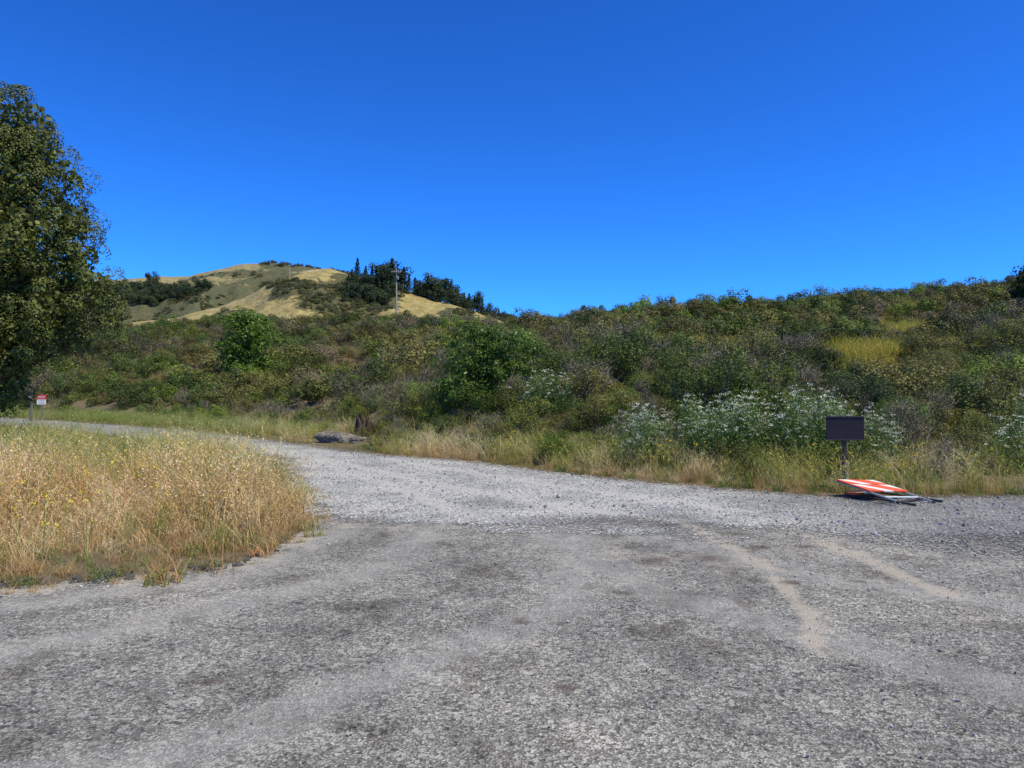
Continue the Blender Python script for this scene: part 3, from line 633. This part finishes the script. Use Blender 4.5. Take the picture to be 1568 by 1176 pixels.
sca=np.stack([P[:,2]*1.15,P[:,2]*1.15,P[:,2]],1)
scatter('ridge_conifer_trees',LT,np.stack([P[:,0],P[:,1],z],1),zrot(n,.03),sca,P[:,3],np.ones((n,3)))
n=110;x=np.concatenate([RG.normal(-212,15,70),RG.normal(-172,8,40)]);y=np.concatenate([RG.uniform(370,400,70),RG.uniform(365,385,40)]);scatter('distant_tree_grove',LT,np.stack([x,y,hA(x,y)-1],1),zrot(n,.03),RG.uniform(5,9,n),3+RG.integers(0,2,n),np.ones((n,3)))
def brush(name,hf,gf,x0,x1,y0,y1,n,s0,s1,thr):
    x=RG.uniform(x0,x1,n);y=RG.uniform(y0,y1,n);z=hf(x,y);gv=gf(np.stack([x,y,z],1))+(fbm(x/30,y/30,88,4)-.5)*1.8
    ok=gv<thr;x,y,z=x[ok],y[ok],z[ok];k=len(x);t=(PAL[RG.integers(0,3,k)]*.6+np.array((.13,.145,.07))*.4)*RG.uniform(.6,1.1,k)[:,None]  # brush tint blended towards a pale olive: distance haze painted into the colour
    scatter(name,LF,np.stack([x,y,z-.3],1),zrot(k),np.stack([RG.uniform(s0,s1,k)]*2+[RG.uniform(s0*.6,s1*.7,k)],1),RG.integers(0,5,k),t);print(name,k)
brush('distant_brush',hA,gA,-330,0,290,450,5000,.9,2.6,.16)
brush('hill_brush',hG,gG,-170,20,200,300,5000,.6,2.0,.36)
# ---------------------------------------------------------------- built objects
def empty(name,loc,rot=(0,0,0)):
    e=link(bpy.data.objects.new(name,None));e.location=loc;e.rotation_euler=rot;e.empty_display_size=.3;return e
def box(name,par,c,s,mat,rot=(0,0,0),bev=.004):
    b=bmesh.new();bmesh.ops.create_cube(b,size=1);bmesh.ops.scale(b,vec=s,verts=b.verts)
    if bev:bmesh.ops.bevel(b,geom=b.edges[:],offset=bev,segments=2,affect='EDGES')
    me=bpy.data.meshes.new(name);b.to_mesh(me);b.free();me.materials.append(mat)
    o=link(bpy.data.objects.new(name,me));o.parent=par;o.location=c;o.rotation_euler=rot;return o
def cyl(name,par,P,R,mat,ns=12):
    V,F,_=tube(P,R,ns);F=[list(f) for f in F]+[list(range(ns))[::-1],list(range(len(V)-ns,len(V)))]
    me=mkmesh(name,V,F,[mat],smooth=False);o=link(bpy.data.objects.new(name,me));o.parent=par;return o
DP=simple('dark_sign_paint',(.024,.018,.022),.5,.25,5,bump=.05)
GALV=simple('galvanised_steel',(.42,.42,.41),.5,.2,20,.4)
WOOD=simple('weathered_wood',(.20,.165,.13),.9,.35,18,bump=.6)
DKM=simple('dark_metal',(.05,.045,.045),.6,.2)
s=empty('roadside_sign',(5.4,12.0,0),(0,0,math.radians(-4)))
box('panel',s,(0,0,1.01),(.60,.012,.39),DP,bev=.003)
box('frame_top',s,(0,-.012,1.195),(.60,.012,.018),DKM,bev=.002);box('frame_bottom',s,(0,-.012,.825),(.60,.012,.018),DKM,bev=.002)
box('post',s,(0,.034,.50),(.055,.055,1.16),DKM,bev=.004)
for k,zz in enumerate((.93,1.1)):
    cyl('bolt_%d'%k,s,[[0,-.012,zz],[0,-.006,zz]],[.008,.008],DKM,8)
m=M('barricade_stripe');co=m.obj();sp=m.n.new('ShaderNodeSeparateXYZ');m.l(co,sp.inputs[0])
a=m.math('ADD',sp.outputs[0],m.math('MULTIPLY',sp.outputs[1],.8));w=m.math('GREATER_THAN',m.math('FRACT',m.math('ADD',m.math('MULTIPLY',a,1.9),.1)),.66)
nz=m.noise(co,14,5);c=m.mix(w,(.78,.12,.045),(.80,.79,.74));c=m.mix(m.mr(nz,.55,.75,0,.6),c,(.3,.25,.2));m.col(c);m.p.inputs['Roughness'].default_value=.45;STR=m.m
WP=simple('white_frame_paint',(.74,.73,.70),.45,.12,12,bump=.1)
b=empty('folded_barricade',(5.5,11.0,.0),(0,0,math.radians(24)))
fr=empty('lower_frame',(0.06,-.05,.04),(math.radians(1),0,math.radians(7)));fr.parent=b
for sx in (-.33,.33):
    box('leg',fr,(sx,-.05,0),(.04,1.05,.025),DKM,bev=.003);box('foot',fr,(sx,-.59,0),(.05,.04,.03),DKM)
box('cross_rail',fr,(0,-.35,.0),(.62,.03,.02),DKM,bev=.003);box('board_back',fr,(0,.38,.024),(.74,.2,.02),STR,bev=.003)
fr=empty('upper_frame',(-.02,.0,.135),(math.radians(8),math.radians(3),math.radians(-4)));fr.parent=b
for sx in (-.33,.33):
    box('leg',fr,(sx,-.05,0),(.035,1.1,.022),GALV,bev=.003);box('foot',fr,(sx,-.615,0),(.045,.04,.028),DKM)
box('board_top',fr,(0,.38,.024),(.74,.27,.02),STR,bev=.003)
box('board_lower',fr,(0,.04,.024),(.74,.36,.02),STR,bev=.003)
box('cross_rail',fr,(0,-.36,.0),(.62,.03,.02),WP,bev=.003)
cyl('hinge_bar',fr,[[-.37,.53,.0],[.37,.53,.0]],[.013,.013],GALV)
bo=link(bpy.data.objects.new('weathered_boulder',ico('boulder',77,.30,4,RK2,(.56,.30,.22))));bo.location=(-5.45,23.2,.14);bo.rotation_euler=(.05,.05,-.15)
bo=link(bpy.data.objects.new('roadside_rock',ico('rock2',78,.3,3,RK2,(.26,.2,.15))));bo.location=(-4.75,23.0,.08)
SW=simple('stump_wood',(.085,.055,.04),.95,.5,9,bump=1.)
parts=[];g=np.random.default_rng(5)
for k in range(9):
    a=k*.7;p=np.array([.22*math.cos(a),.16*math.sin(a),0.]);h=g.uniform(.4,.95)
    parts.append((*tube([p*1.6+[0,0,-.1],p+[0,0,.25*h],p*.9+[.03,0,.7*h],p*.8+[g.normal(0,.09),g.normal(0,.06),h]],[.16,.12,.08,.015],8),0))
for k in range(6):
    a=k*1.05+.3;parts.append((*tube([[.1*math.cos(a),.1*math.sin(a),.25],[.4*math.cos(a),.3*math.sin(a),.12],[.65*math.cos(a),.5*math.sin(a),-.03]],[.09,.06,.02],7),0))
V,F,L,MI=join(parts);o=link(bpy.data.objects.new('tree_stump',mkmesh('tree_stump',V,F,[SW],smooth=True)));o.location=(-4.85,24.1,0)
RED=simple('red_sign_paint',(.5,.05,.04),.45,.1);WHT=simple('white_sign_paint',(.75,.75,.73),.45,.06)
s=empty('trailhead_sign',(-26.4,41.5,0),(0,0,math.radians(20)))
box('post',s,(0,.04,.75),(.09,.05,1.5),WOOD);box('red_panel',s,(0,0,1.3),(.5,.02,.24),RED);box('white_panel',s,(0,0,1.02),(.44,.02,.28),WHT)
for k in range(3):box('text_bar_%d'%k,s,(0,-.012,1.10-.08*k),(.3,.003,.02),DKM,bev=0)
for k in range(2):box('text_bar_r%d'%k,s,(0,-.012,1.34-.08*k),(.36,.003,.02),WHT,bev=0)
s=empty('trail_marker_post',(-26.2,40.3,0))
box('post',s,(0,0,.8),(.13,.13,1.6),WOOD);box('cap',s,(0,0,1.62),(.17,.17,.05),WOOD);box('notice',s,(0,-.072,1.35),(.16,.01,.22),WHT)
def pole(x,y,zb,h,r,sc_=1):
    s=empty('utility_pole',(x,y,zb))
    cyl('shaft',s,[[0,0,-.5],[0,0,h*.5],[0,0,h]],[r,r*.85,r*.65],PW)
    box('crossarm',s,(0,-r,h-.35*sc_),(1.3*sc_,.09*sc_,.10*sc_),PW)
    for k,dx in enumerate((-.55,-.25,.25,.55)):cyl('insulator_%d'%k,s,[[dx*sc_,-r,h-.29*sc_],[dx*sc_,-r,h-.14*sc_]],[.04*sc_,.03*sc_],GALV,8)
    if sc_<1.1:cyl('transformer',s,[[.2*sc_,-r,h-1.3*sc_],[.2*sc_,-r,h-.9*sc_]],[.11*sc_,.11*sc_],GALV,12)
PW=simple('pole_wood',(.40,.35,.29),.9,.2,10)
x,y=-.1565*94,94;zb=float(H(x,y));pole(x,y,zb,1.6+.166*94-zb,.12)
x,y=-.301*296,296;zb=float(hG(x,y));pole(x,y,zb,1.6+.172*296-zb,.2,1.15)
# ---------------------------------------------------------------- light
sd=Vector((.44,-.24,.865)).normalized()
L=bpy.data.lights.new('sun','SUN');L.energy=5.0;L.angle=math.radians(.53);L.color=(1,.92,.66)
o=link(bpy.data.objects.new('sun',L));o.rotation_euler=sd.to_track_quat('Z','Y').to_euler()
w=bpy.data.worlds.new('World');sc.world=w;w.use_nodes=True;T=w.node_tree;bg=T.nodes['Background']
sk=T.nodes.new('ShaderNodeTexSky');sk.sky_type='NISHITA';sk.sun_disc=False
sk.sun_elevation=math.asin(sd.z);sk.sun_rotation=math.atan2(sd.x,sd.y)
sk.altitude=900;sk.air_density=.9;sk.dust_density=.15;sk.ozone_density=5.
gm=T.nodes.new('ShaderNodeGamma');gm.inputs[1].default_value=1.3
mx=T.nodes.new('ShaderNodeMix');mx.data_type='RGBA';mx.blend_type='MULTIPLY';mx.inputs[0].default_value=1;mx.inputs[7].default_value=(.17,.59,1.08,1)
T.links.new(sk.outputs[0],gm.inputs[0]);T.links.new(gm.outputs[0],mx.inputs[6]);T.links.new(mx.outputs[2],bg.inputs[0]);bg.inputs[1].default_value=.13
# ---------------------------------------------------------------- camera
c=bpy.data.cameras.new('camera');c.sensor_width=36;c.lens=26.0;c.clip_end=12000;c.clip_start=.05
o=link(bpy.data.objects.new('camera',c));o.location=(0,0,1.6);o.rotation_euler=(math.radians(90.6),0,0);sc.camera=o
